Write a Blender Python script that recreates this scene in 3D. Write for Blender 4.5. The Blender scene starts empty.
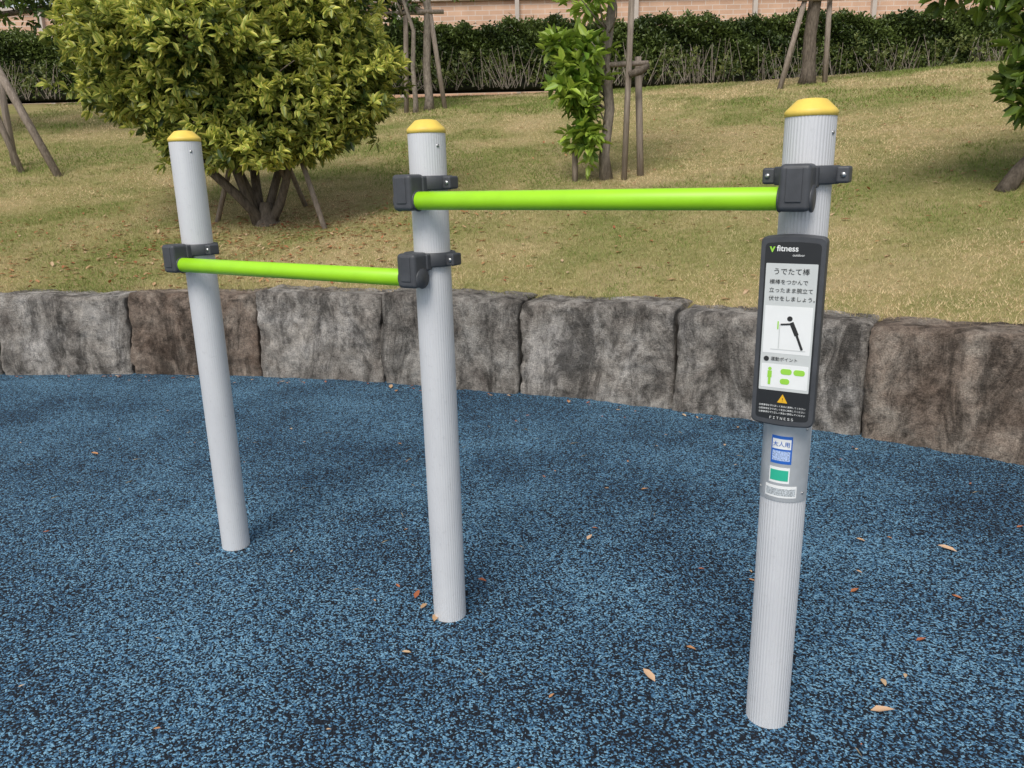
import bpy, math, random
import numpy as np
from mathutils import Vector, Matrix, noise
random.seed(4); rng=np.random.default_rng(7)
S=bpy.context.scene
CX,CY,RW=-4.52,-5.2,11.44

# ---------------- helpers ----------------
def link(o,parent=None):
    S.collection.objects.link(o)
    if parent: o.parent=parent
    return o
def empty(name,loc=(0,0,0),rz=0):
    e=bpy.data.objects.new(name,None); e.location=loc; e.rotation_euler=(0,0,rz); e.empty_display_size=.1
    return link(e)
def mesh(name,v,f,mat=None,parent=None,smooth=False):
    m=bpy.data.meshes.new(name); m.from_pydata([tuple(a) for a in v],[],f); m.update()
    if mat: m.materials.append(mat)
    if smooth: m.polygons.foreach_set('use_smooth',[True]*len(m.polygons))
    return link(bpy.data.objects.new(name,m),parent)
def np_mesh(name,V,Q,n,mat,col=None,parent=None):
    m=bpy.data.meshes.new(name); nf=len(Q)//n
    m.vertices.add(len(V)); m.vertices.foreach_set('co',V.astype(np.float32).ravel())
    m.loops.add(len(Q)); m.loops.foreach_set('vertex_index',Q.astype(np.int32))
    m.polygons.add(nf); m.polygons.foreach_set('loop_start',np.arange(nf,dtype=np.int32)*n)
    m.update(calc_edges=True)
    if col is not None:
        a=m.attributes.new('col','FLOAT_COLOR','POINT')
        c=np.ones((len(V),4),np.float32); c[:,:3]=col; a.data.foreach_set('color',c.ravel())
    m.materials.append(mat)
    return link(bpy.data.objects.new(name,m),parent)
def box(name,c,s,mat,parent=None,bev=0.0,seg=3):
    x,y,z=[k/2 for k in s]
    v=[(c[0]+a*x,c[1]+b*y,c[2]+d*z) for d in(-1,1) for b in(-1,1) for a in(-1,1)]
    f=[(0,2,3,1),(4,5,7,6),(0,1,5,4),(2,6,7,3),(0,4,6,2),(1,3,7,5)]
    o=mesh(name,v,f,mat,parent)
    if bev:
        b=o.modifiers.new('b','BEVEL'); b.width=bev; b.segments=seg
        o.data.polygons.foreach_set('use_smooth',[True]*6)
        w=o.modifiers.new('w','WEIGHTED_NORMAL')
    return o
def lathe(name,prof,mat,parent=None,loc=(0,0,0),seg=64,fn=None,closed=False):
    v=[];f=[]
    for r,z in prof:
        for i in range(seg):
            a=2*math.pi*i/seg; rr=r+(fn(a) if fn and r>0.03 else 0)
            v.append((loc[0]+rr*math.cos(a),loc[1]+rr*math.sin(a),loc[2]+z))
    n=len(prof)
    for j in range(n if closed else n-1):
        k=(j+1)%n
        for i in range(seg):
            i2=(i+1)%seg
            f.append((j*seg+i,j*seg+i2,k*seg+i2,k*seg+i))
    return mesh(name,v,f,mat,parent,True)
def tube(name,pts,rad,mat,parent=None,seg=8,jit=0):
    pts=[Vector(p) for p in pts]; v=[];f=[]
    for i,p in enumerate(pts):
        t=(pts[min(i+1,len(pts)-1)]-pts[max(i-1,0)]).normalized()
        u=t.cross(Vector((0.3,1,.1))).normalized(); w=t.cross(u)
        r=rad[i] if hasattr(rad,'__len__') else rad
        for k in range(seg):
            a=2*math.pi*k/seg; rr=r*(1+jit*random.uniform(-1,1))
            v.append(p+u*math.cos(a)*rr+w*math.sin(a)*rr)
    n=len(pts)
    for j in range(n-1):
        for k in range(seg):
            k2=(k+1)%seg; f.append((j*seg+k,j*seg+k2,(j+1)*seg+k2,(j+1)*seg+k))
    f.append(tuple(range(seg-1,-1,-1))); f.append(tuple((n-1)*seg+k for k in range(seg)))
    return mesh(name,v,f,mat,parent,True)

class M:
    def __init__(s,name,rough=.6,metal=0,spec=.5):
        s.m=bpy.data.materials.new(name); s.m.use_nodes=True; s.t=s.m.node_tree; s.n=s.t.nodes
        s.b=s.n['Principled BSDF']; s.b.inputs['Roughness'].default_value=rough; s.b.inputs['Metallic'].default_value=metal
        s.b.inputs['Specular IOR Level'].default_value=spec
        s.co=s.n.new('ShaderNodeTexCoord')
    def l(s,a,b): s.t.links.new(a,b)
    def map(s,scale,src='Object'):
        m=s.n.new('ShaderNodeMapping'); m.inputs['Scale'].default_value=scale; s.l(s.co.outputs[src],m.inputs[0]); return m.outputs[0]
    def noise(s,scale,detail=4,rough=.55,vec=None,dist=0):
        n=s.n.new('ShaderNodeTexNoise'); n.inputs['Scale'].default_value=scale; n.inputs['Detail'].default_value=detail
        n.inputs['Roughness'].default_value=rough; n.inputs['Distortion'].default_value=dist
        s.l(vec if vec else s.co.outputs['Object'],n.inputs['Vector']); return n.outputs['Fac']
    def ramp(s,src,stops,interp='LINEAR'):
        r=s.n.new('ShaderNodeValToRGB'); r.color_ramp.interpolation=interp; e=r.color_ramp.elements
        while len(e)<len(stops): e.new(.5)
        for i,(p,c) in enumerate(stops):
            e[i].position=p; e[i].color=(c,c,c,1) if not hasattr(c,'__len__') else (*c,1)
        s.l(src,r.inputs[0]); return r.outputs[0]
    def mix(s,f,a,b,mode='MIX'):
        m=s.n.new('ShaderNodeMix'); m.data_type='RGBA'; m.blend_type=mode
        for k,x in ((0,f),(6,a),(7,b)):
            if hasattr(x,'links'): s.l(x,m.inputs[k])
            elif k==0: m.inputs[0].default_value=x
            else: m.inputs[k].default_value=(*x,1)
        return m.outputs[2]
    def math(s,op,a,b):
        m=s.n.new('ShaderNodeMath'); m.operation=op
        for k,x in ((0,a),(1,b)):
            if hasattr(x,'links'): s.l(x,m.inputs[k])
            else: m.inputs[k].default_value=x
        return m.outputs[0]
    def col(s,c):
        if hasattr(c,'links'): s.l(c,s.b.inputs['Base Color'])
        else: s.b.inputs['Base Color'].default_value=(*c,1)
        return s
    def bump(s,h,dist=.01,strength=.6):
        b=s.n.new('ShaderNodeBump'); b.inputs['Distance'].default_value=dist; b.inputs['Strength'].default_value=strength
        s.l(h,b.inputs['Height']); s.l(b.outputs[0],s.b.inputs['Normal']); return s

def simple(name,c,rough=.5,metal=0,var=.12,scale=25,spec=.5,bd=0.0):
    k=M(name,rough,metal,spec)
    n=k.noise(scale,3)
    c1=tuple(x*(1-var) for x in c); c2=tuple(min(1,x*(1+var)) for x in c)
    k.col(k.ramp(n,[(.3,c1),(.7,c2)]))
    if bd: k.bump(k.noise(scale*12,2),bd,.5)
    return k.m
def leafmat(name,rough=.45,trans=.3):
    k=M(name,rough); a=k.n.new('ShaderNodeAttribute'); a.attribute_name='col'; k.col(a.outputs['Color'])
    t=k.n.new('ShaderNodeBsdfTranslucent'); k.l(a.outputs['Color'],t.inputs[0])
    mx=k.n.new('ShaderNodeMixShader'); mx.inputs[0].default_value=trans
    k.l(k.b.outputs[0],mx.inputs[1]); k.l(t.outputs[0],mx.inputs[2]); k.l(mx.outputs[0],k.n['Material Output'].inputs[0])
    return k.m

# ---------------- materials ----------------
k=M('rubber_chips',.8,spec=.25)
wn=k.n.new('ShaderNodeTexNoise'); wn.inputs['Scale'].default_value=130; wn.inputs['Detail'].default_value=2; wn.noise_dimensions='2D'
k.l(k.co.outputs['Object'],wn.inputs['Vector'])
va=k.n.new('ShaderNodeVectorMath'); va.operation='MULTIPLY_ADD'; va.inputs[1].default_value=(.008,.008,0)
k.l(wn.outputs['Color'],va.inputs[0]); k.l(k.co.outputs['Object'],va.inputs[2])
vo=k.n.new('ShaderNodeTexVoronoi'); vo.inputs['Scale'].default_value=200; vo.voronoi_dimensions='2D'; k.l(va.outputs[0],vo.inputs['Vector'])
sp=k.n.new('ShaderNodeSeparateColor'); k.l(vo.outputs['Color'],sp.inputs[0])
big=k.noise(1.1,4,.6); mid=k.noise(35,2)
off=k.math('MULTIPLY',k.math('SUBTRACT',big,.5),.85)
off2=k.math('MULTIPLY',k.math('SUBTRACT',mid,.5),.35)
val=k.math('ADD',k.math('ADD',sp.outputs[0],off),off2)
c=k.ramp(val,[(0,(.008,.009,.013)),(.48,(.012,.015,.022)),(.54,(.035,.095,.17)),(.73,(.075,.205,.36)),(.92,(.23,.45,.62))])
c=k.mix(k.math('MULTIPLY',sp.outputs[1],.35),c,(.010,.020,.034))
k.col(c); k.bump(k.math('SUBTRACT',sp.outputs[2],vo.outputs['Distance']),.004,.8)
m_rub=k.m

k=M('lawn_turf',.95,spec=.1)
a=k.noise(.9,5,.65); b=k.noise(14,4,.7); d=k.noise(90,2,.7)
c=k.ramp(a,[(.38,(.22,.24,.07)),(.5,(.40,.34,.14)),(.62,(.56,.43,.24))])
c2=k.ramp(b,[(.3,(.20,.21,.06)),(.55,(.42,.36,.16)),(.75,(.60,.48,.28))])
c=k.mix(.5,c,c2); c=k.mix(.6,c,k.ramp(d,[(.3,.5),(.7,1.05)]),'MULTIPLY')
k.col(c); k.bump(d,.03,.8); m_lawn=k.m

def stone(name,c0,c1,c2):
    k=M(name,.92,spec=.2)
    n1=k.noise(3.2,6,.65,dist=.4); n2=k.noise(13,7,.85); n3=k.noise(120,3,.75)
    st=k.noise(1,6,.75,vec=k.map((5,5,1.8)),dist=.6)
    c=k.ramp(n1,[(.32,c0),(.5,c1),(.66,c2)])
    c=k.mix(.85,c,k.ramp(st,[(.40,.22),(.47,.62),(.54,1.0),(.62,1.25)]),'MULTIPLY')
    c=k.mix(.75,c,k.ramp(n2,[(.36,.25),(.48,.92),(.64,1.4)]),'MULTIPLY')
    c=k.mix(.6,c,k.ramp(n3,[(.35,.4),(.6,1.2)]),'MULTIPLY')
    h=k.math('ADD',k.math('MULTIPLY',n2,.9),k.math('MULTIPLY',n3,.4))
    k.col(c); k.bump(h,.055,1.0); return k.m
stones=[stone('stone_grey',(.27,.235,.205),(.47,.43,.385),(.64,.60,.56)),
        stone('stone_grey_dark',(.20,.175,.155),(.36,.33,.295),(.54,.51,.47)),
        stone('stone_brown',(.23,.165,.125),(.38,.30,.24),(.50,.43,.36))]

k=M('painted_aluminium',.40,.12)
n=k.noise(1,3,vec=k.map((12,12,4))); c=k.ramp(n,[(.3,(.585,.59,.61)),(.7,(.64,.645,.66))])
k.col(k.mix(.35,c,k.ramp(k.noise(55,4,.7),[(.34,.80),(.42,1.0)]),'MULTIPLY'))
k.l(k.ramp(k.noise(9,4),[(.3,.34),(.7,.48)]),k.b.inputs['Roughness']); m_post=k.m
m_yel=simple('yellow_cap_paint',(.80,.57,.10),.5,var=.08)
m_green=simple('green_bar_coating',(.33,.68,.014),.42,var=.06,scale=12)
m_dark=simple('dark_grey_plastic',(.055,.058,.065),.5,var=.15,bd=.0004)
m_steel=simple('steel_bolt',(.5,.5,.5),.3,.9)
m_plate=simple('brushed_plate',(.60,.61,.62),.32,.5,var=.08)
m_black=simple('sign_black',(.02,.021,.023),.4,var=.05)
m_lgrey=simple('sign_light_grey',(.56,.58,.57),.45,var=.03)
m_white=simple('sign_white',(.78,.79,.78),.45,var=.02)
m_ink=simple('sign_ink',(.02,.02,.02),.5,var=.05)
m_sgreen=simple('sign_green',(.30,.62,.06),.5,var=.03)
m_sblue=simple('sticker_blue',(.02,.12,.48),.4,var=.04)
m_steal=simple('sticker_green',(.03,.42,.27),.4,var=.04)
m_syel=simple('sign_yellow',(.75,.42,.02),.4,var=.04)
k=M('bark',.9,spec=.15); n=k.noise(1,5,.7,vec=k.map((30,30,7)))
k.col(k.ramp(n,[(.3,(.06,.048,.038)),(.7,(.20,.165,.13))])); k.bump(n,.02,.8); m_bark=k.m
k=M('pale_bark',.9,spec=.15); n=k.noise(1,5,.7,vec=k.map((25,25,9)))
k.col(k.ramp(n,[(.3,(.12,.10,.08)),(.7,(.34,.29,.24))])); k.bump(n,.02,.8); m_bark2=k.m
k=M('weathered_wood',.9,spec=.15); n=k.noise(1,5,.7,vec=k.map((40,40,4)))
k.col(k.ramp(n,[(.3,(.15,.12,.095)),(.7,(.37,.31,.26))])); k.bump(n,.008,.6); m_wood=k.m
m_leaf=leafmat('leaf'); m_vleaf=leafmat('variegated_leaf',.4,.40); m_grass=leafmat('grass_blade',.8,.25); m_dry=leafmat('dry_leaf',.7,.1)
m_core=simple('hedge_shade_core',(.018,.022,.010),.95,var=.4,scale=6)  # near-black colour stands in for the shade inside the hedge
m_soil=simple('soil',(.13,.10,.07),.95,var=.3,scale=20)
k=M('orange_brick',.9,spec=.2)
br=k.n.new('ShaderNodeTexBrick'); mp=k.n.new('ShaderNodeMapping'); mp.inputs['Rotation'].default_value=(math.pi/2,0,0)
k.l(k.co.outputs['Object'],mp.inputs[0]); k.l(mp.outputs[0],br.inputs['Vector'])
br.inputs['Scale'].default_value=1; br.inputs['Brick Width'].default_value=.40; br.inputs['Row Height'].default_value=.13
br.inputs['Mortar Size'].default_value=.010; br.inputs['Color1'].default_value=(.66,.43,.30,1); br.inputs['Color2'].default_value=(.57,.36,.25,1)
br.inputs['Mortar'].default_value=(.66,.55,.47,1)
k.col(k.mix(.5,br.outputs['Color'],k.ramp(k.noise(2,4),[(.3,.75),(.7,1.1)]),'MULTIPLY')); m_brick=k.m
m_conc=simple('pale_concrete',(.50,.44,.39),.85,var=.1,scale=4)
m_rail=simple('fence_paint',(.45,.38,.34),.5)

# ---------------- terrain ----------------
def lawn_h(x,y):
    x=np.asarray(x,float); y=np.asarray(y,float)
    s=np.maximum(0,np.hypot(x-CX,y-CY)-RW-.3)
    a=.62+.212*s; b=3.62; K=4.0
    h=a-np.log1p(np.exp(K*(a-b)))/K
    return h+.02*np.sin(x*1.7+1)*np.cos(y*1.3)*np.minimum(1,s)+.012*np.sin(x*4.1)*np.sin(y*3.7+2)*np.minimum(1,s)
mesh('ground',[(-400,-400,-.05),(400,-400,-.05),(400,400,-.05),(-400,400,-.05)],[(0,1,2,3)],m_soil)
N=128
mesh('rubber_ground',[(CX+(RW+.35)*math.cos(2*math.pi*i/N),CY+(RW+.35)*math.sin(2*math.pi*i/N),0) for i in range(N)],[tuple(range(N))],m_rub)
rs=np.concatenate([[RW+.25],np.linspace(RW+.3,RW+20,110),np.array([40,60,100,200,380])]); ths=np.radians(np.linspace(0,165,330))
R_,T_=np.meshgrid(rs,ths,indexing='ij'); X=CX+R_*np.cos(T_); Y=CY+R_*np.sin(T_); Z=lawn_h(X,Y); Z[0]=-.04
V=np.stack([X,Y,Z],-1).reshape(-1,3); nr,nt=R_.shape
i,j=np.meshgrid(np.arange(nr-1),np.arange(nt-1),indexing='ij'); b0=(i*nt+j).ravel()
Q=np.stack([b0,b0+nt,b0+nt+1,b0+1],1).ravel()
lw=np_mesh('lawn',V,Q,4,m_lawn); lw.data.polygons.foreach_set('use_smooth',[True]*len(lw.data.polygons))

_g=[np.random.default_rng(50+o).random((64,64)) for o in range(4)]
def field(x,y,sc,o):
    u=(x/sc+31.7)%63; v=(y/sc+17.3)%63; i=u.astype(int); j=v.astype(int); f=u-i; g=v-j; f=f*f*(3-2*f); g=g*g*(3-2*g); G=_g[o]
    i1=(i+1)%64; j1=(j+1)%64
    return G[i,j]*(1-f)*(1-g)+G[i1,j]*f*(1-g)+G[i,j1]*(1-f)*g+G[i1,j1]*f*g
def patch(x,y): return .38*field(x,y,1.9,0)+.30*field(x,y,.8,1)+.22*field(x,y,.35,2)+.10*field(x,y,.13,3)
def grass(n,s0,s1,t0,t1,hh,ww,edge=False):
    s=rng.uniform(s0,s1,n); th=np.radians(rng.uniform(t0,t1,n)); r=RW+.33+s
    x=CX+r*np.cos(th); y=CY+r*np.sin(th); z=lawn_h(x,y)-.004
    a=rng.uniform(0,2*np.pi,n); h=hh*rng.uniform(.5,1.3,n); w=ww*rng.uniform(.6,1.3,n)
    pt=patch(x,y); h*=np.clip(1.6-pt*1.3,.45,1.4)
    lean=rng.normal(0,.6,(n,2))*h[:,None]
    if edge: lean+= -np.stack([np.cos(th),np.sin(th)],1)*h[:,None]*.7
    P=np.stack([x,y,z],1); D=np.stack([np.cos(a),np.sin(a),0*a],1)*w[:,None]/2
    T=P+np.stack([lean[:,0],lean[:,1],h],1)
    V=np.stack([P-D,P+D,T],1).reshape(-1,3)
    p=(pt-.5)*4.2+.5+rng.normal(0,.18,n)+.22*np.exp(-s/1.8)+.15*np.exp(-((x+2.5)**2+(y-8)**2)/6)-.08*(y>12)
    p=np.clip(p,0,1)[:,None]
    g=np.array([.22,.275,.065]); st=np.array([.72,.56,.33])
    c=(g*(1-p)+st*p)*rng.uniform(.75,1.2,n)[:,None]
    return V,np.repeat(c,3,0)
A=[grass(190000,0,3.5,46,106,.028,.006),grass(150000,3.5,9,46,104,.033,.010),grass(90000,9,16,46,104,.045,.018),grass(2600,-.05,.08,46,106,.085,.006,True)]
V=np.concatenate([a[0] for a in A]); Cc=np.concatenate([a[1] for a in A])
np_mesh('grass',V,np.arange(len(V)),3,m_grass,Cc)

# ---------------- stone retaining wall ----------------
wall=empty('stone_retaining_wall')
def stone_block(idx,a0,a1,h,mat):
    nu,nv,nw=48,30,12; D=.40
    seed=Vector((idx*7.3,idx*3.1,idx*1.7)); tilt=random.uniform(-.01,.01); dr=random.uniform(-.015,.015)
    verts={};vs=[];fs=[]
    def vert(i,j,k_):
        key=(i,j,k_)
        if key in verts: return verts[key]
        u=i/nu;v=j/nv;w=k_/nw
        ang=a0+(a1-a0)*u; r=RW+dr+.03*v*v+w*D; z=-.03+v*(h+.03)+tilt*(u-.5)*4*v
        eu=abs(min(u,1-u)*(a1-a0)*RW); ev=(1-v)*h; ew=w*D
        rd=.028+.02*noise.noise(Vector((u*5,v*5,w*3))+seed)
        if k_==0:
            t=max(0,1-min(eu,ev)/rd); r+=.018*t*t
        if j==nv:
            t=max(0,1-min(eu,min(ew,D-ew))/rd); z-=.016*t*t
        p=Vector((CX+r*math.cos(ang),CY+r*math.sin(ang),z))
        q=p*2.2+seed
        d=noise.fractal(q,1,2,3)*.018+noise.fractal(p*10+seed,.6,2,4)*.016
        d2=noise.fractal(q+Vector((9,9,9)),1,2,3)*.018+noise.fractal(p*10+seed,.7,2,3)*.010
        ch=noise.noise(p*5+seed*2); d-=.035*max(0,ch-.22)
        d+=.010*math.floor(2.2*noise.noise(p*3.1+seed*3)+.5)
        nrm=Vector((-math.cos(ang),-math.sin(ang),0))
        if k_<=1: p+=nrm*d
        if j>=nv-1: p.z+=d2
        if i==0 or i==nu: p+=Vector((-math.sin(ang),math.cos(ang),0))*d*.4
        verts[key]=len(vs); vs.append(p); return verts[key]
    for i in range(nu):
        for j in range(nv): fs.append((vert(i,j,0),vert(i,j+1,0),vert(i+1,j+1,0),vert(i+1,j,0)))
        for k_ in range(nw): fs.append((vert(i,nv,k_),vert(i,nv,k_+1),vert(i+1,nv,k_+1),vert(i+1,nv,k_)))
    for j in range(nv):
        for k_ in range(nw):
            fs.append((vert(0,j,k_),vert(0,j,k_+1),vert(0,j+1,k_+1),vert(0,j+1,k_)))
            fs.append((vert(nu,j,k_),vert(nu,j+1,k_),vert(nu,j+1,k_+1),vert(nu,j,k_+1)))
    mesh('stone_block_%d'%idx,vs,fs,mat,wall,True)
def ang(x,y): return math.atan2(y-CY,x-CX)
known=[ang(-4.25,6.25),ang(-3.12,6.15),ang(-1.99,6.02),ang(-.97,5.72),ang(.056,5.31),ang(1.043,4.81),ang(1.93,4.10)]
bd=known[:]
a=bd[0]
while a<math.radians(125): a+=random.uniform(1.0,1.2)/RW; bd.insert(0,a)
a=bd[-1]
while a>math.radians(22): a-=random.uniform(1.1,1.3)/RW; bd.append(a)
i0=bd.index(known[0])
for i in range(len(bd)-1):
    kk=i-i0
    mat=stones[{-1:1,0:0,1:2,2:0,3:1,4:0,5:0,6:2}.get(kk,random.choice([0,1,2]))]
    h=.655+random.uniform(-.02,.02)
    g=.010/RW
    stone_block(i,bd[i]-g*random.uniform(.6,1.3),bd[i+1]+g*random.uniform(.6,1.3),h,mat)

# ---------------- exercise bars ----------------
RZ=math.atan2(-.508,.861)-.010
OX,OY=-.240,2.436
rack=empty('push_up_bars',(OX,OY,0),RZ)
PX=[-1.122,0,1.102]; PR=.0570; PH=[1.656,1.634,1.620]
for n,px in enumerate(PX):
    dep=(.0004,.0006,.0010)[n]
    fl=lambda a:-dep*(.5-.5*math.cos(44*a))**1.3
    h=PH[n]
    lathe('post_%d'%(n+1),[(PR,-.02),(PR,.5),(PR,1.0),(PR,h)],m_post,rack,(px,0,0),352,fl)
    lathe('yellow_cap_%d'%(n+1),[(PR-.003,h-.004),(PR+.0015,h-.003),(PR+.002,h+.008),(PR-.001,h+.012),(PR*.62,h+.032),(PR*.56,h+.0345),(PR*.3,h+.037),(.0001,h+.0375)],m_yel,rack,(px,0,0),64)
def bracket(px,z,nm):
    zr=z+.050; BY=-.102
    lathe(nm+'_collar',[(PR+.0005,-.021),(PR+.014,-.021),(PR+.0165,-.017),(PR+.0165,.017),(PR+.014,.021),(PR+.0005,.021)],m_dark,rack,(px,0,zr),64,closed=True)
    for sx in(-1,1):
        box(nm+'_ear',(px+sx*(PR+.025),-.002,zr),(.030,.046,.038),m_dark,rack,.006)
        o=lathe(nm+'_bolt',[(.0001,-.026),(.006,-.026),(.006,.026),(.0001,.026)],m_steel,rack,seg=12)
        o.rotation_euler=(math.pi/2,0,0); o.location=(px+sx*(PR+.027),-.002,zr)
    box(nm+'_housing',(px,BY,z+.024),(.070,.072,.104),m_dark,rack,.012,4)
    box(nm+'_neck',(px,-.066,zr-.004),(.078,.03,.050),m_dark,rack,.006)
    box(nm+'_front_rib',(px,BY-.036,z+.030),(.036,.006,.075),m_dark,rack,.0025,2)
    for sx in(-1,1):
        o=lathe(nm+'_sleeve',[(.0001,-.003),(.0295,-.003),(.031,0),(.0295,.003),(.0001,.003)],m_dark,rack,seg=40)
        o.rotation_euler=(0,math.pi/2,0); o.location=(px+sx*.0345,BY,z)
def bar(x0,x1,z,nm):
    o=lathe(nm,[(.0001,0),(.024,0),(.0265,.003),(.0265,(x1-x0)-.003),(.024,x1-x0),(.0001,x1-x0)],m_green,rack,seg=48)
    o.rotation_euler=(0,math.pi/2,0); o.location=(x0,-.102,z)
ZH,ZL=1.437,1.208
bar(PX[1]-.025,PX[2]+.025,ZH,'high_bar'); bar(PX[0]-.025,PX[1]+.025,ZL,'low_bar')
bracket(PX[1],ZH,'bracket_a'); bracket(PX[2],ZH,'bracket_b'); bracket(PX[0],ZL,'bracket_c'); bracket(PX[1],ZL,'bracket_d')
for n,px in enumerate(PX):
    aa=math.radians(-20)
    o=lathe('top_bolt_%d'%n,[(.0001,0),(.005,0),(.005,.003),(.0001,.003)],m_steel,rack,seg=6); o.rotation_euler=(math.pi/2,0,aa+math.pi/2); o.location=(px+(PR-.001)*math.cos(aa),(PR-.001)*math.sin(aa),PH[n]-.04)

# ---------------- sign ----------------
rx=OX+PX[2]*math.cos(RZ); ry=OY+PX[2]*math.sin(RZ)
sg=empty('instruction_sign',(rx,ry,0),RZ)
W,H,ZC=.146,.462,1.125
def rrect(w,h,r,cx,cz,arc=0,n=8):
    pts=[]
    for qx,qz,a0 in((1,1,0),(-1,1,90),(-1,-1,180),(1,-1,270)):
        for i in range(n+1):
            a=math.radians(a0+90*i/n); x=qx*(w/2-r)+r*math.cos(a); z=qz*(h/2-r)+r*math.sin(a)
            pts.append((x,z))
        if qx==1 and qz==1:
            pts+= [(x,h/2) for x in np.linspace(w/2-r,-w/2+r,12)[1:-1]]
        if qx==-1 and qz==-1:
            pts+= [(x,-h/2) for x in np.linspace(-w/2+r,w/2-r,12)[1:-1]]
    out=[]
    for x,z in pts:
        if arc: z+= (arc if z>0 else -arc)*(1-(x/(w/2))**2)*(abs(z)/(h/2))
        out.append((cx+x,cz+z))
    return out
def slab(name,pts,y0,y1,mat,parent,chamf=0):
    n=len(pts); cx=sum(p[0] for p in pts)/n; cz=sum(p[1] for p in pts)/n
    rings=[(y0,0),(y1+chamf,0)]+([(y1,chamf)] if chamf else [])
    v=[];f=[]
    for y,c in rings:
        for x,z in pts:
            d=math.hypot(x-cx,z-cz); v.append((x-(x-cx)/d*c,y,z-(z-cz)/d*c))
    m=len(rings)
    for j in range(m-1):
        for i in range(n): i2=(i+1)%n; f.append((j*n+i,j*n+i2,(j+1)*n+i2,(j+1)*n+i))
    f.append(tuple(range(n-1,-1,-1))); f.append(tuple((m-1)*n+i for i in range(n)))
    return mesh(name,v,f,mat,parent)
YB=-.066; YF=-.094
slab('frame',rrect(W,H-.012,.012,0,ZC,.006),YB,YF,m_dark,sg,.004)
def vz(px): return ZC+H/2-(px-235)/190*H
slab('black_face',rrect(W-.022,H-.040,.008,0,ZC,.004),YF+.002,YF-.0008,m_black,sg)
def rect(name,x0,x1,p0,p1,lay,mat,r=.002):
    z0,z1=vz(p1),vz(p0)
    slab(name,rrect(x1-x0,z1-z0,r,(x0+x1)/2,(z0+z1)/2,0,3),YF-.0004,YF-.0008-.0004*lay,mat,sg)
rect('grey_panel',-.058,.058,262,388,1,m_lgrey)
rect('picture_panel',-.054,.054,303,350,2,m_white)
rect('picture_panel_low',-.054,.054,361,385,2,m_white)
def text(s,x,px,size,mat,name='lettering',al='CENTER',parent=None,y=None,z=None,off=0):
    c=bpy.data.curves.new(name,'FONT'); c.body=s; c.size=size; c.align_x=al; c.align_y='CENTER'; c.extrude=0.0001; c.offset=off
    c.materials.append(mat); o=bpy.data.objects.new(name,c); o.rotation_euler=(math.pi/2,0,0)
    o.location=(x,YF-.0022 if y is None else y,vz(px) if z is None else z); return link(o,parent or sg)
text('fitness',-.036,248,.019,m_white,al='LEFT',off=.0003); text('v',-.046,248,.026,m_sgreen,off=.0006); text('outdoor',.0,254,.008,m_white,al='LEFT')
text('うでたて棒',0,270,.0165,m_ink)
text('横棒をつかんで',-.048,280,.0125,m_ink,al='LEFT'); text('立ったまま腕立て',-.048,288,.0125,m_ink,al='LEFT'); text('伏せをしましょう。',-.048,296,.0125,m_ink,al='LEFT')
text('運動ポイント',-.034,356,.0105,m_ink,al='LEFT'); 
def stroke(name,pts,w,lay,mat,px_coords=True):
    vs=[];f=[];y=YF-.0010-.0004*lay
    P=[Vector((x,vz(p))) for x,p in pts]
    for i in range(len(P)-1):
        d=(P[i+1]-P[i]); L=d.length; d.normalize(); nn=Vector((-d.y,d.x))*w/2
        b=len(vs)
        for q in(P[i]-nn,P[i+1]-nn,P[i+1]+nn,P[i]+nn): vs.append((q.x,y-.00005*i,q.y))
        f.append((b,b+1,b+2,b+3))
    return mesh(name,vs,f,mat,sg)
def dot(name,x,px,r,mat,lay=3,n=20):
    mesh(name,[(x+r*math.cos(2*math.pi*i/n),YF-.0010-.0004*lay,vz(px)+r*math.sin(2*math.pi*i/n)) for i in range(n)],[tuple(range(n))],mat,sg)
dot('figure_head',.004,315,.0062,m_ink)
stroke('figure_body',[(.008,318.5),(.022,331)],.010,3,m_ink); stroke('figure_leg',[(.020,329),(.036,345)],.0055,4,m_ink)
stroke('figure_arm',[(.008,320),(-.016,321)],.0040,5,m_ink); stroke('figure_arrow',[(-.022,318),(-.022,326)],.003,3,m_sgreen)
stroke('figure_post',[(-.018,321),(-.018,345)],.0022,3,m_lgrey); stroke('figure_floor',[(-.036,346),(.044,346)],.0016,3,m_lgrey)
dot('bullet',-.044,356,.0062,m_ink)
dot('muscle_head',-.034,366,.0042,m_sgreen); stroke('muscle_body',[(-.034,368),(-.034,375)],.010,3,m_sgreen); stroke('muscle_legs',[(-.034,375),(-.034,382)],.006,4,m_sgreen)
for x,p,w in((.004,368,.026),(.034,368,.026),(.002,378,.022)):
    slab('tag',rrect(w,.014,.0065,x,vz(p),0,5),YF-.001,YF-.0022,m_sgreen,sg)
mesh('warning_triangle',[(-.012,YF-.0025,vz(400)),(.012,YF-.0025,vz(400)),(0,YF-.0025,vz(391))],[(0,1,2)],m_syel,sg)
text('!',0,397,.013,m_ink,y=YF-.0028)
for p in(404,407.5,411): text('注意事項を守り正しく安全に使用してください',0,p,.0052,m_white)
text('ＦＩＴＮＥＳＳ',0,416.5,.0085,m_white)
box('sign_mount_top',(0,-.060,1.28),(.05,.020,.03),m_dark,sg,.003); box('sign_mount_low',(0,-.060,.97),(.05,.020,.03),m_dark,sg,.003)
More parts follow.
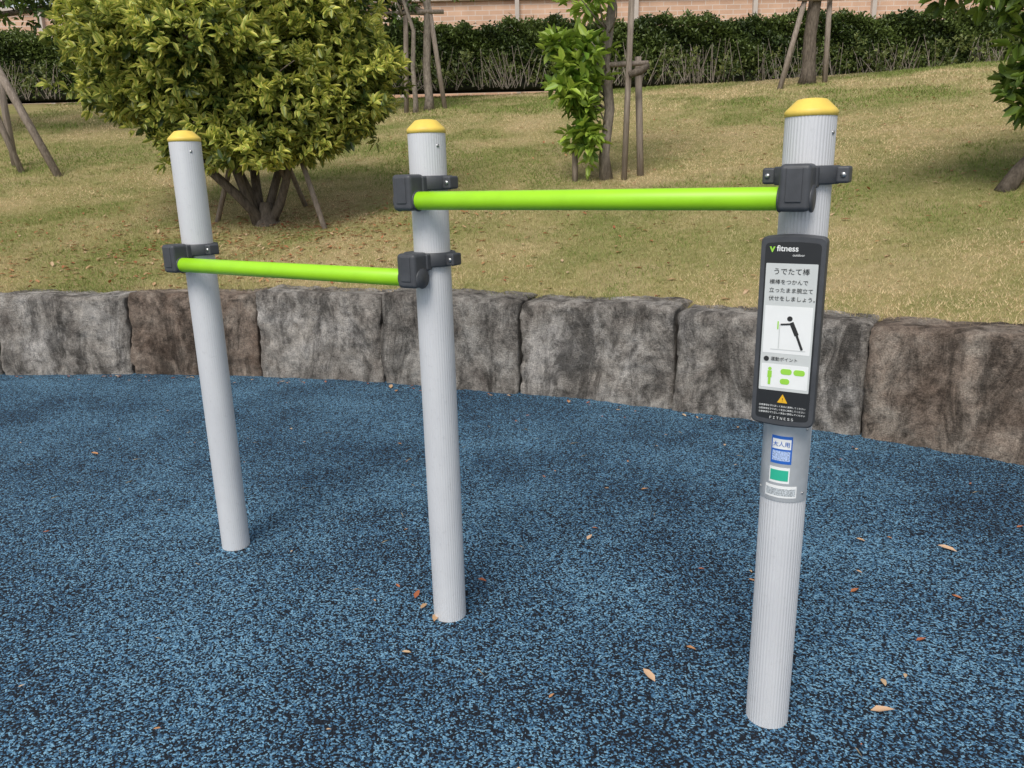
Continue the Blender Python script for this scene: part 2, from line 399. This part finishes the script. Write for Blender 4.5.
def curved(name,a0,a1,z0,z1,r,mat,n=28):
    v=[];f=[]
    for i in range(n+1):
        a=math.radians(-90+a0+(a1-a0)*i/n)
        for rr in(r,r-.0012):
            for z in(z0,z1): v.append((rr*math.cos(a),rr*math.sin(a),z))
    for i in range(n):
        b=i*4; c=b+4
        f+=[(b,c,c+1,b+1),(b+2,b+3,c+3,c+2),(b+1,c+1,c+3,b+3),(b,b+2,c+2,c)]
    f+=[(0,1,3,2),(n*4,n*4+2,n*4+3,n*4+1)]
    return mesh(name,v,f,mat,sg,False)
r0=PR+.0025
def zz(p): return .884-(p-430)/75*.196
curved('metal_plate',-88,78,zz(507),.892,r0,m_plate)
curved('sticker_blue_frame',-26,24,zz(468),zz(440),r0+.0006,m_sblue)
curved('sticker_white_face',-23,21,zz(453),zz(443),r0+.0010,m_white)
curved('sticker_blue_lines',-22,20,zz(465),zz(455),r0+.0010,simple('sticker_print',(.35,.45,.68),.5,var=.5,scale=300))
t=text('大人用',-.001,0,.0145,m_sblue,y=-(r0+.0022),z=zz(448))
curved('sticker_green_face',-27,22,zz(488),zz(472),r0+.0006,m_white)
curved('sticker_green_print',-24,19,zz(485.5),zz(474.5),r0+.0010,m_steal)
curved('sticker_text_face',-36,42,zz(503),zz(491),r0+.0006,m_white)
curved('sticker_text_print',-33,39,zz(501),zz(493.5),r0+.0010,simple('sticker_small_print',(.42,.45,.47),.5,var=.6,scale=350))
for aa in(-62,60):
    for z in(.705,.875):
        a=math.radians(-90+aa); o=lathe('plate_screw',[(.0001,0),(.0035,0),(.003,.002),(.0001,.0025)],m_steel,sg,seg=12)
        o.rotation_euler=(math.pi/2,0,a+math.pi/2); o.location=((r0)*math.cos(a),(r0)*math.sin(a),z)

# ---------------- foliage ----------------
def leaves(name,P,Dr,L,Wd,c_mid,c_edge,mat,parent=None,fold=.25):
    n=len(P); Dr=Dr/np.linalg.norm(Dr,axis=1,keepdims=True)
    r=rng.normal(size=(n,3))
    up=np.array([0,0,1.])+.55*r; s=np.cross(Dr,up); s/=np.linalg.norm(s,axis=1,keepdims=True)+1e-9
    u=np.cross(s,Dr); L=L[:,None]; w=Wd[:,None]
    b=P; t=P+Dr*L-u*L*.12
    V=np.stack([b,P+Dr*L*.33+s*w*.5+u*w*fold,P+Dr*L*.72+s*w*.38+u*w*fold*.6-u*L*.05,t,P+Dr*L*.72-s*w*.38+u*w*fold*.6-u*L*.05,P+Dr*L*.33-s*w*.5+u*w*fold],1).reshape(-1,3)
    q=np.array([0,1,2,3,0,3,4,5]); Q=(np.arange(n)[:,None]*6+q[None]).ravel()
    col=np.stack([c_mid,c_edge,c_edge,c_mid,c_edge,c_edge],1).reshape(-1,3)
    return np_mesh(name,V,Q,4,mat,col,parent)
def crown(name,lobes,per,L,pal_mid,pal_edge,parent,spread=.10,shell=.55,lv=10,mat=None,bias=0.0,var=.30):
    Ps=[];Ds=[];Cm=[];Ce=[];Ls=[]
    for c,r,wt in lobes:
        n=int(per*wt); d=rng.normal(size=(n,3)); d/=np.linalg.norm(d,axis=1,keepdims=True)
        rad=shell+(1.08-shell)*rng.random(n)**.6
        bump=1+.24*np.sin(d[:,0]*6+c[0]*5)*np.cos(d[:,2]*7+c[1]*3)+.14*np.sin(d[:,1]*11+c[2]*9)
        bump*=rng.choice([1,1,1,1.14],n)
        p=np.array(c)+d*np.array(r)*(rad*bump)[:,None]
        ax=d*.8+np.array([0,0,.45])+rng.normal(0,.35,(n,3)); ax/=np.linalg.norm(ax,axis=1,keepdims=True)
        tone=np.clip(rng.normal(.5+bias,var,n)+ (rad-.85)*.9+.15*d[:,2],0,1)  # random leaf tone, plus depth shading in the colour: darker inside and below
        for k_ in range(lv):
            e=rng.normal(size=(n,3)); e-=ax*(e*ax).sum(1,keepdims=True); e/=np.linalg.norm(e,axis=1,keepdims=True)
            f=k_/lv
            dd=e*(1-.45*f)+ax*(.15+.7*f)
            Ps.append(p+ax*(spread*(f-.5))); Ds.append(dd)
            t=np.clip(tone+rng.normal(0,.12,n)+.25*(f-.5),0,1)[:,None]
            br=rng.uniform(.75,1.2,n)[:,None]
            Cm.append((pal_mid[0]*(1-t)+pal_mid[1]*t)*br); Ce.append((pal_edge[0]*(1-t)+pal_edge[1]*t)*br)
            Ls.append(L*rng.uniform(.65,1.2,n))
    P=np.concatenate(Ps); D=np.concatenate(Ds); Lh=np.concatenate(Ls)
    return leaves(name,P,D,Lh,Lh*.45,np.concatenate(Cm),np.concatenate(Ce),mat or m_leaf,parent)
def limb(parent,p0,p1,r0_,r1_,mat,nm='branch',bow=.12,n=7):
    p0=Vector(p0);p1=Vector(p1); L=(p1-p0).length; o=Vector((random.uniform(-1,1),random.uniform(-1,1),random.uniform(-.3,.6)))*L*bow
    pts=[p0.lerp(p1,t)+o*math.sin(math.pi*t)+Vector((random.uniform(-1,1),random.uniform(-1,1),0))*L*.012*(0<t<1) for t in np.linspace(0,1,n)]
    tube(nm,pts,[r0_+(r1_-r0_)*t for t in np.linspace(0,1,n)],mat,parent,8,.06)
    return pts
A_=np.array
GRN=(A_([.025,.055,.012]),A_([.14,.22,.035])); 
bt=empty('variegated_tree',(0,0,0)); bx,by=-2.6,8.5
def gz(x,y,d=-.1): return float(lawn_h(x,y))+d
bz=gz(bx,by,-.03)
lobes=[((-3.0,8.7,3.3),(1.15,1.1,.80),1.3),((-3.95,8.6,3.0),(.50,.6,.48),.7),((-3.85,8.4,2.42),(.42,.5,.26),.4),((-3.45,8.3,2.45),(.45,.5,.33),.45),((-3.05,8.2,2.15),(.50,.45,.34),.5),
 ((-2.35,8.1,2.35),(.60,.5,.46),.7),((-1.75,8.5,2.25),(.50,.5,.32),.55),((-1.42,8.6,2.58),(.34,.45,.22),.32),((-1.9,8.6,2.95),(.58,.55,.40),.55),
 ((-2.5,8.0,1.84),(.42,.40,.20),.34),((-2.05,8.3,1.88),(.36,.4,.16),.25),((-3.2,8.2,1.86),(.28,.35,.14),.16),((-2.2,8.7,3.6),(1.0,.9,.6),.8),((-4.15,8.9,3.75),(.65,.7,.5),.5),((-2.9,7.75,2.80),(.60,.40,.40),.55),((-3.6,7.9,2.9),(.35,.35,.25),.25)]
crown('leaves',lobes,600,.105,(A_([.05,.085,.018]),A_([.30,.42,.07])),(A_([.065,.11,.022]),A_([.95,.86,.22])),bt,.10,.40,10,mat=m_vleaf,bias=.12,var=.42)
main=[]
for c in ((-3.9,8.5,2.8),(-3.2,8.3,2.5),(-2.6,8.6,2.9),(-1.8,8.5,2.5),(-2.2,8.2,2.4),(-2.9,8.9,3.1)):
    main.append(limb(bt,(bx+random.uniform(-.09,.09),by+random.uniform(-.05,.05),bz),c,.055,.022,m_bark,bow=.10))
for c,r,w in lobes:
    st=min((p for l in main for p in l[2:]),key=lambda p:(p-Vector(c)).length+abs(p.z-c[2]+.4))
    limb(bt,st,c,.024,.010,m_bark)
    for q in range(4):
        e=Vector(c)+Vector((random.uniform(-1,1)*r[0],random.uniform(-1,1)*r[1],random.uniform(-.6,.8)*r[2]))
        limb(bt,Vector(c),e,.012,.004,m_bark,'twig',.15,5)
lathe('root_flare',[(.17,-.03),(.13,.04),(.09,.12),(.06,.25)],m_bark,bt,(bx,by,bz),20)
ts=empty('tree_support')
def stake(p,q,r,parent): tube('stake',[p,Vector(p).lerp(Vector(q),.5),q],[r,r,r*.95],m_wood,parent,12,.03)
for (x,y),(x2,y2,z2) in (((-1.88,8.15),(-2.25,8.45,2.05)),((-3.25,8.7),(-2.75,8.5,2.2)),((-2.35,9.3),(-2.5,8.6,2.1))):
    stake((x,y,gz(x,y)),(x2,y2,z2),.028,ts)

yt=empty('young_tree'); yx,yy=1.16,9.3; yz=gz(yx,yy,-.03)
tube('trunk',[(yx,yy,yz),(yx-.03,yy,yz+.3),(yx+.03,yy,yz+.8),(yx-.03,yy,yz+1.3),(yx+.05,yy,yz+1.9),(yx+.02,yy,yz+2.6),(yx+.1,yy,yz+3.3)],[.085,.060,.055,.06,.05,.045,.03],m_bark2,yt,12,.08)
yl=[((.90,9.2,2.05),(.16,.2,.38),.55),((.78,9.2,2.5),(.26,.28,.26),.65),((.90,9.15,2.82),(.20,.25,.16),.3),((.60,9.2,2.88),(.15,.2,.10),.2),((1.2,9.3,4.4),(1.0,.9,.7),1.2),((1.0,9.1,3.35),(.33,.4,.12),.25)]
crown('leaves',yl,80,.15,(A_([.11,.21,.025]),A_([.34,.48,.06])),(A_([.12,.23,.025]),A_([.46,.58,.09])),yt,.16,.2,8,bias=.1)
for c,r,w in yl:
    for q in range(4):
        e=Vector(c)+Vector((random.uniform(-.8,.8)*r[0],random.uniform(-1,1)*r[1],random.uniform(-.8,.8)*r[2]))
        limb(yt,(yx,yy,max(yz+.15,min(e.z-.3,yz+2.4))),e,.012,.004,m_bark2,'twig',.1,5)
t2=empty('tree_support')
stake((1.35,9.2,gz(1.35,9.2)),(1.42,9.2,3.75),.034,t2); stake((.80,9.35,gz(.8,9.35)),(.80,9.35,2.05),.036,t2)
stake((1.58,9.4,gz(1.58,9.4)),(1.52,9.4,2.78),.04,t2); stake((.9,9.27,2.68),(1.62,9.3,2.70),.028,t2)
tube('rope_tie',[(1.38,9.13,2.56),(1.5,9.13,2.6),(1.6,9.2,2.66)],[.03,.045,.03],m_bark,t2,8,.2)

def back_tree(x,y,tr,mat,top,lob,stk,per=150,L=.12,pal=GRN,nm='broadleaf_tree'):
    e=empty(nm); z=gz(x,y,-.05)
    tube('trunk',[(x,y,z),(x+.02,y,z+.25),(x,y,z+.9),(x+.05,y,z+1.6),(x+top,y,z+2.6)],[tr*1.35,tr,tr*.92,tr*.85,tr*.6],mat,e,12,.08)
    for c,r,w in lob: limb(e,(x+top*.6,y,z+1.9),c,tr*.5,.015,mat)
    crown('leaves',lob,per,L,pal,(pal[0]*1.2,pal[1]*1.15),e,.12,.4,8)
    if stk:
        s=empty('tree_support')
        for a,b in stk[:-1]: stake((a[0],a[1],gz(a[0],a[1])),b,.05,s)
        stake(stk[-1][0],stk[-1][1],.045,s)
back_tree(5.9,16,.13,m_bark,.1,[((5.9,16,6.4),(1.8,1.6,1.1),1.5),((4.9,16,5.9),(.9,.9,.6),.6),((7.1,16,6.0),(.9,.9,.6),.6)],
   [((5.25,15.7),(5.75,15.9,4.75)),((6.25,16.0),(6.22,16.0,4.85)),((5.55,15.8,4.6),(6.45,15.9,4.62))])
back_tree(-1.6,17,.09,m_bark2,.1,[((-1.9,17,6.2),(2,1.6,1.2),1.6),((-3.1,16.8,5.3),(1.0,.9,.7),1.0),((-3.3,16.6,4.6),(.8,.7,.5),.7),((-2.2,17,5.0),(.6,.6,.4),.5)],
   [((-2.05,16.8),(-1.95,16.9,5.0)),((-1.25,17.0),(-1.5,17.0,4.9)),((-2.1,16.9,4.75),(-1.2,17.0,4.75))])
back_tree(-1.85,16.7,.05,m_bark2,-.25,[((-2.2,16.7,5.9),(.8,.8,.6),.5)],None)
rt=empty('broadleaf_tree'); qx,qy=4.33,6.9; qz=gz(qx,qy,-.04)
tube('trunk',[(qx,qy,qz),(qx+.12,qy,qz+.2),(qx+.38,qy-.05,qz+.5),(qx+.6,qy-.1,qz+1.0),(qx+.75,qy-.1,qz+1.8)],[.085,.065,.06,.055,.04],m_bark,rt,12,.08)
rl=[((5.1,6.7,3.4),(1.0,.9,.7),1.3),((4.15,6.6,2.95),(.62,.5,.24),.8),((3.75,6.6,2.92),(.35,.3,.16),.35),((4.45,6.7,2.35),(.32,.35,.42),.5),((5.4,6.8,2.5),(.6,.6,.5),.6),((4.28,6.6,2.02),(.10,.15,.10),.08)]
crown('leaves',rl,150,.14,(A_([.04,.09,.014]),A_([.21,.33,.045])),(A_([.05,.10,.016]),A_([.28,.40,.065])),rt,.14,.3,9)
for c,r,w in rl:
    p=limb(rt,(qx+.7,qy-.1,qz+1.3),c,.03,.008,m_bark)
    for q in range(4): limb(rt,p[4],Vector(c)+Vector((random.uniform(-.8,.8)*r[0],random.uniform(-1,1)*r[1],random.uniform(-.8,.8)*r[2])),.012,.004,m_bark,'twig',.1,5)
back_tree(-9.5,14.5,.11,m_bark,.1,[((-9.3,14.3,5.4),(2.0,1.5,1.1),1.6),((-7.6,14.8,5.1),(1.4,1.2,.8),1.2),((-10.8,14.2,5.0),(1.2,1.2,.7),.8),((-6.0,16,5.1),(1.4,1.2,.9),1.1)],
   None,per=300)
t3=empty('tree_support')
for a,b,r in (((-6.3,11.3),(-7.5,11.6,4.1),.055),((-7.35,12.0),(-7.35,12.0,3.3),.05),((-7.0,11.6),(-7.6,11.7,3.6),.045)): stake((a[0],a[1],gz(*a)),b,r,t3)

# hedge
hd=empty('hedge')
box('shade_core',(3,20.55,4.25),(44,.75,1.35),m_core,hd,.1)  # solid dark box behind the leaves, painted as the hedge's inner shade
n=150000; x=rng.uniform(-19,25,n); f=rng.random(n); topz=5.02+.07*np.sin(x*1.9)+.05*np.sin(x*5.3+1)+.04*np.sin(x*11.7)
front=f<.72
z=np.where(front,3.62+(topz-3.62)*rng.random(n)**.8,topz+rng.normal(0,.05,n)); y=np.where(front,20.08+rng.normal(0,.07,n)+.10*np.sin(x*2.3)*np.sin(z*4)+.06*np.sin(x*7+z*9),rng.uniform(20.0,21.0,n))
P=np.stack([x,y,z],1); keep=rng.random(n)<np.clip((z-3.5)/.6,.15,1); P=P[keep]; n=len(P)
D=rng.normal(size=(n,3))+A_([0,-.5,.4]); t=np.clip(.4+.25*np.sin(P[:,0]*3.1+P[:,2]*5)+rng.normal(0,.25,n),0,1)[:,None]
Lh=rng.uniform(.06,.11,n); cm=(A_([.035,.06,.016])*(1-t)+A_([.17,.23,.055])*t)
leaves('leaves',P,D,Lh,Lh*.5,cm,cm*1.1,m_leaf,hd)
sh=empty('shrubs')
lob=[]
for i in range(34):
    xx=-13+i*1.0+random.uniform(-.3,.3); yy2=19.2+random.uniform(-.3,.3); rr=random.uniform(.3,.55)
    lob.append(((xx,yy2,3.6+rr*.8),(rr*1.3,rr,rr*.8),random.uniform(.15,.9)))
crown('leaves',lob,70,.09,(A_([.07,.10,.025]),A_([.22,.27,.08])),(A_([.07,.10,.025]),A_([.27,.29,.09])),sh,.1,.3,6)
tv=[];tf=[]
for i in range(800):
    xx=random.choice([random.uniform(-14,22),round(random.uniform(-14,22)/2.3)*2.3+random.gauss(0,.3)]); yy2=random.uniform(18.9,19.9); z0=3.55; p=Vector((xx,yy2,z0)); q=p+Vector((random.gauss(0,.22),random.gauss(0,.15),random.uniform(.2,.9)))
    w=Vector((.008,0,0)); b=len(tv); tv+=[p-w,p+w,q+w*.5,q-w*.5]; tf.append((b,b+1,b+2,b+3))
mesh('twigs',tv,tf,m_bark2,sh)

bw=empty('brick_wall'); box('brickwork',(6,24.2,4.95),(62,.3,2.8),m_brick,bw)
box('coping',(6,24.15,6.41),(62.2,.45,.10),m_conc,bw,.02)
fe=empty('fence')
for i in range(26): box('post',(-22+i*2.2,24.2,7.25),(.09,.09,1.6),m_rail,fe)
for z in(6.7,7.95): box('rail',(6,24.2,z),(60,.05,.05),m_rail,fe)
fv=[];ff=[]
for i in range(500):
    xx=-23+i*.12; b=len(fv); fv+=[(xx-.01,24.2,6.73),(xx+.01,24.2,6.73),(xx+.01,24.2,7.92),(xx-.01,24.2,7.92)]; ff.append((b,b+1,b+2,b+3))
mesh('pickets',fv,ff,m_rail,fe)
for i in range(13): box('wall_pier',(-20+i*3.4,23.98,5.0),(.12,.14,2.7),m_conc,bw)

# ---------------- fallen leaves ----------------
spots=[(1.77,2.79,.055),(.414,2.02,.048),(1.0,1.87,.050),(.302,2.975,.035),(-.149,2.67,.035),(-.377,2.535,.040),(-.287,2.43,.045),(-.33,2.50,.035),(.549,2.20,.028),(1.2,4.12,.03),(.62,3.5,.028),(1.45,2.9,.028),(-.35,2.2,.024),(-1.4,4.6,.03),(1.9,4.0,.03),(-2.4,4.2,.04),(.9,2.6,.02),(-.9,5.5,.06),(-.85,5.45,.05),(1.3,2.2,.028)]
for _ in range(60): 
    spots.append((random.uniform(-3.5,3),random.uniform(1.4,5.2),random.uniform(.008,.022)))
for _ in range(10): spots.append((random.uniform(.6,2.2),random.uniform(1.7,3.2),random.uniform(.018,.035)))
for _ in range(80):
    a=math.radians(random.uniform(55,100)); r=RW-abs(random.gauss(0,.10))-.05; spots.append((CX+r*math.cos(a),CY+r*math.sin(a),random.uniform(.015,.035)))
P=A_([(s[0],s[1],.006) for s in spots]); n=len(P); a=rng.uniform(0,6.28,n); a[:4]=[2.4,2.0,-.1,1.0]; D=np.stack([np.cos(a),np.sin(a),.05+0*a],1)
pal=A_([[.50,.25,.11],[.55,.34,.18],[.42,.15,.06],[.60,.42,.25],[.38,.12,.05]]); c=pal[rng.integers(0,5,n)]; c[:4]=A_([.64,.42,.26])
Ls=A_([s[2] for s in spots])*1.35
def flat_leaves(name,P,D,L,c,wd=1.0):
    n=len(P); s=np.cross(D,np.tile(A_([0,0,1.]),(n,1))); s/=np.linalg.norm(s,axis=1,keepdims=True); s=s*wd; L=L[:,None]; u=A_([0,0,1.])
    V=np.stack([P,P+D*L*.3+s*L*.19+u*L*.08,P+D*L*.7+s*L*.15+u*L*.12,P+D*L+u*L*.05,P+D*L*.7-s*L*.15+u*L*.07,P+D*L*.3-s*L*.19+u*L*.10],1).reshape(-1,3)
    q=np.array([0,1,2,3,0,3,4,5]); Q=(np.arange(n)[:,None]*6+q[None]).ravel()
    np_mesh(name,V,Q,4,m_dry,np.repeat(c,6,0))
flat_leaves('fallen_leaves',P,D,Ls,c)
n=70; P=np.stack([rng.uniform(-3,3,n),rng.uniform(1.3,5,n),np.full(n,.005)],1); a=rng.uniform(0,6.28,n)
flat_leaves('dry_straw',P,np.stack([np.cos(a),np.sin(a),0*a],1),rng.uniform(.02,.06,n),np.tile(A_([.40,.33,.22]),(n,1)),.15)
n=3000; x=np.concatenate([rng.normal(-2.6,1.3,1800),rng.uniform(-6,8,1200)]); y=np.concatenate([rng.normal(8.0,.8,1800),rng.uniform(5,14,1200)])
ok=np.hypot(x-CX,y-CY)>RW+.4; x=x[ok];y=y[ok]; n=len(x); P=np.stack([x,y,lawn_h(x,y)+.012],1); a=rng.uniform(0,6.28,n)
D=np.stack([np.cos(a),np.sin(a),.2*rng.normal(size=n)],1); flat_leaves('leaf_litter',P,D,rng.uniform(.03,.08,n),pal[rng.integers(0,5,n)]*.9)

# ---------------- camera ----------------
p=math.radians(15.1); a=math.radians(1.367)
F=Vector((0,math.cos(p),-math.sin(p))); R0=Vector((1,0,0)); D0=Vector((0,-math.sin(p),-math.cos(p)))
ix=R0*math.cos(a)+D0*math.sin(a); iy=-R0*math.sin(a)+D0*math.cos(a)
Mx=Matrix((ix,-iy,-F)).transposed().to_4x4(); Mx.translation=(0,0,1.5)
cd=bpy.data.cameras.new('camera'); cd.lens=27.03; cd.sensor_width=36; cd.clip_end=2000; cd.clip_start=.05
cam=link(bpy.data.objects.new('camera',cd)); cam.matrix_world=Mx; S.camera=cam
# ---------------- light ----------------
w=bpy.data.worlds.new('World'); S.world=w; w.use_nodes=True; nt_=w.node_tree
sky=nt_.nodes.new('ShaderNodeTexSky'); sky.sky_type='NISHITA'; sky.sun_disc=False
EL,AZ=50,200
sky.sun_elevation=math.radians(EL); sky.sun_rotation=math.radians(AZ)
hs=nt_.nodes.new('ShaderNodeHueSaturation'); hs.inputs['Saturation'].default_value=.35
nt_.links.new(sky.outputs[0],hs.inputs['Color']); bg=nt_.nodes['Background']; nt_.links.new(hs.outputs[0],bg.inputs[0]); bg.inputs[1].default_value=.15
sd=bpy.data.lights.new('sun','SUN'); sd.energy=2.9; sd.angle=math.radians(30); sd.color=(1,.95,.88)
so=link(bpy.data.objects.new('sun',sd))
el,az=math.radians(EL),math.radians(AZ); dv=Vector((math.sin(az)*math.cos(el),math.cos(az)*math.cos(el),math.sin(el)))
so.rotation_euler=dv.to_track_quat('Z','Y').to_euler()
S.view_settings.view_transform='Standard'; S.view_settings.look='None'; S.view_settings.exposure=0
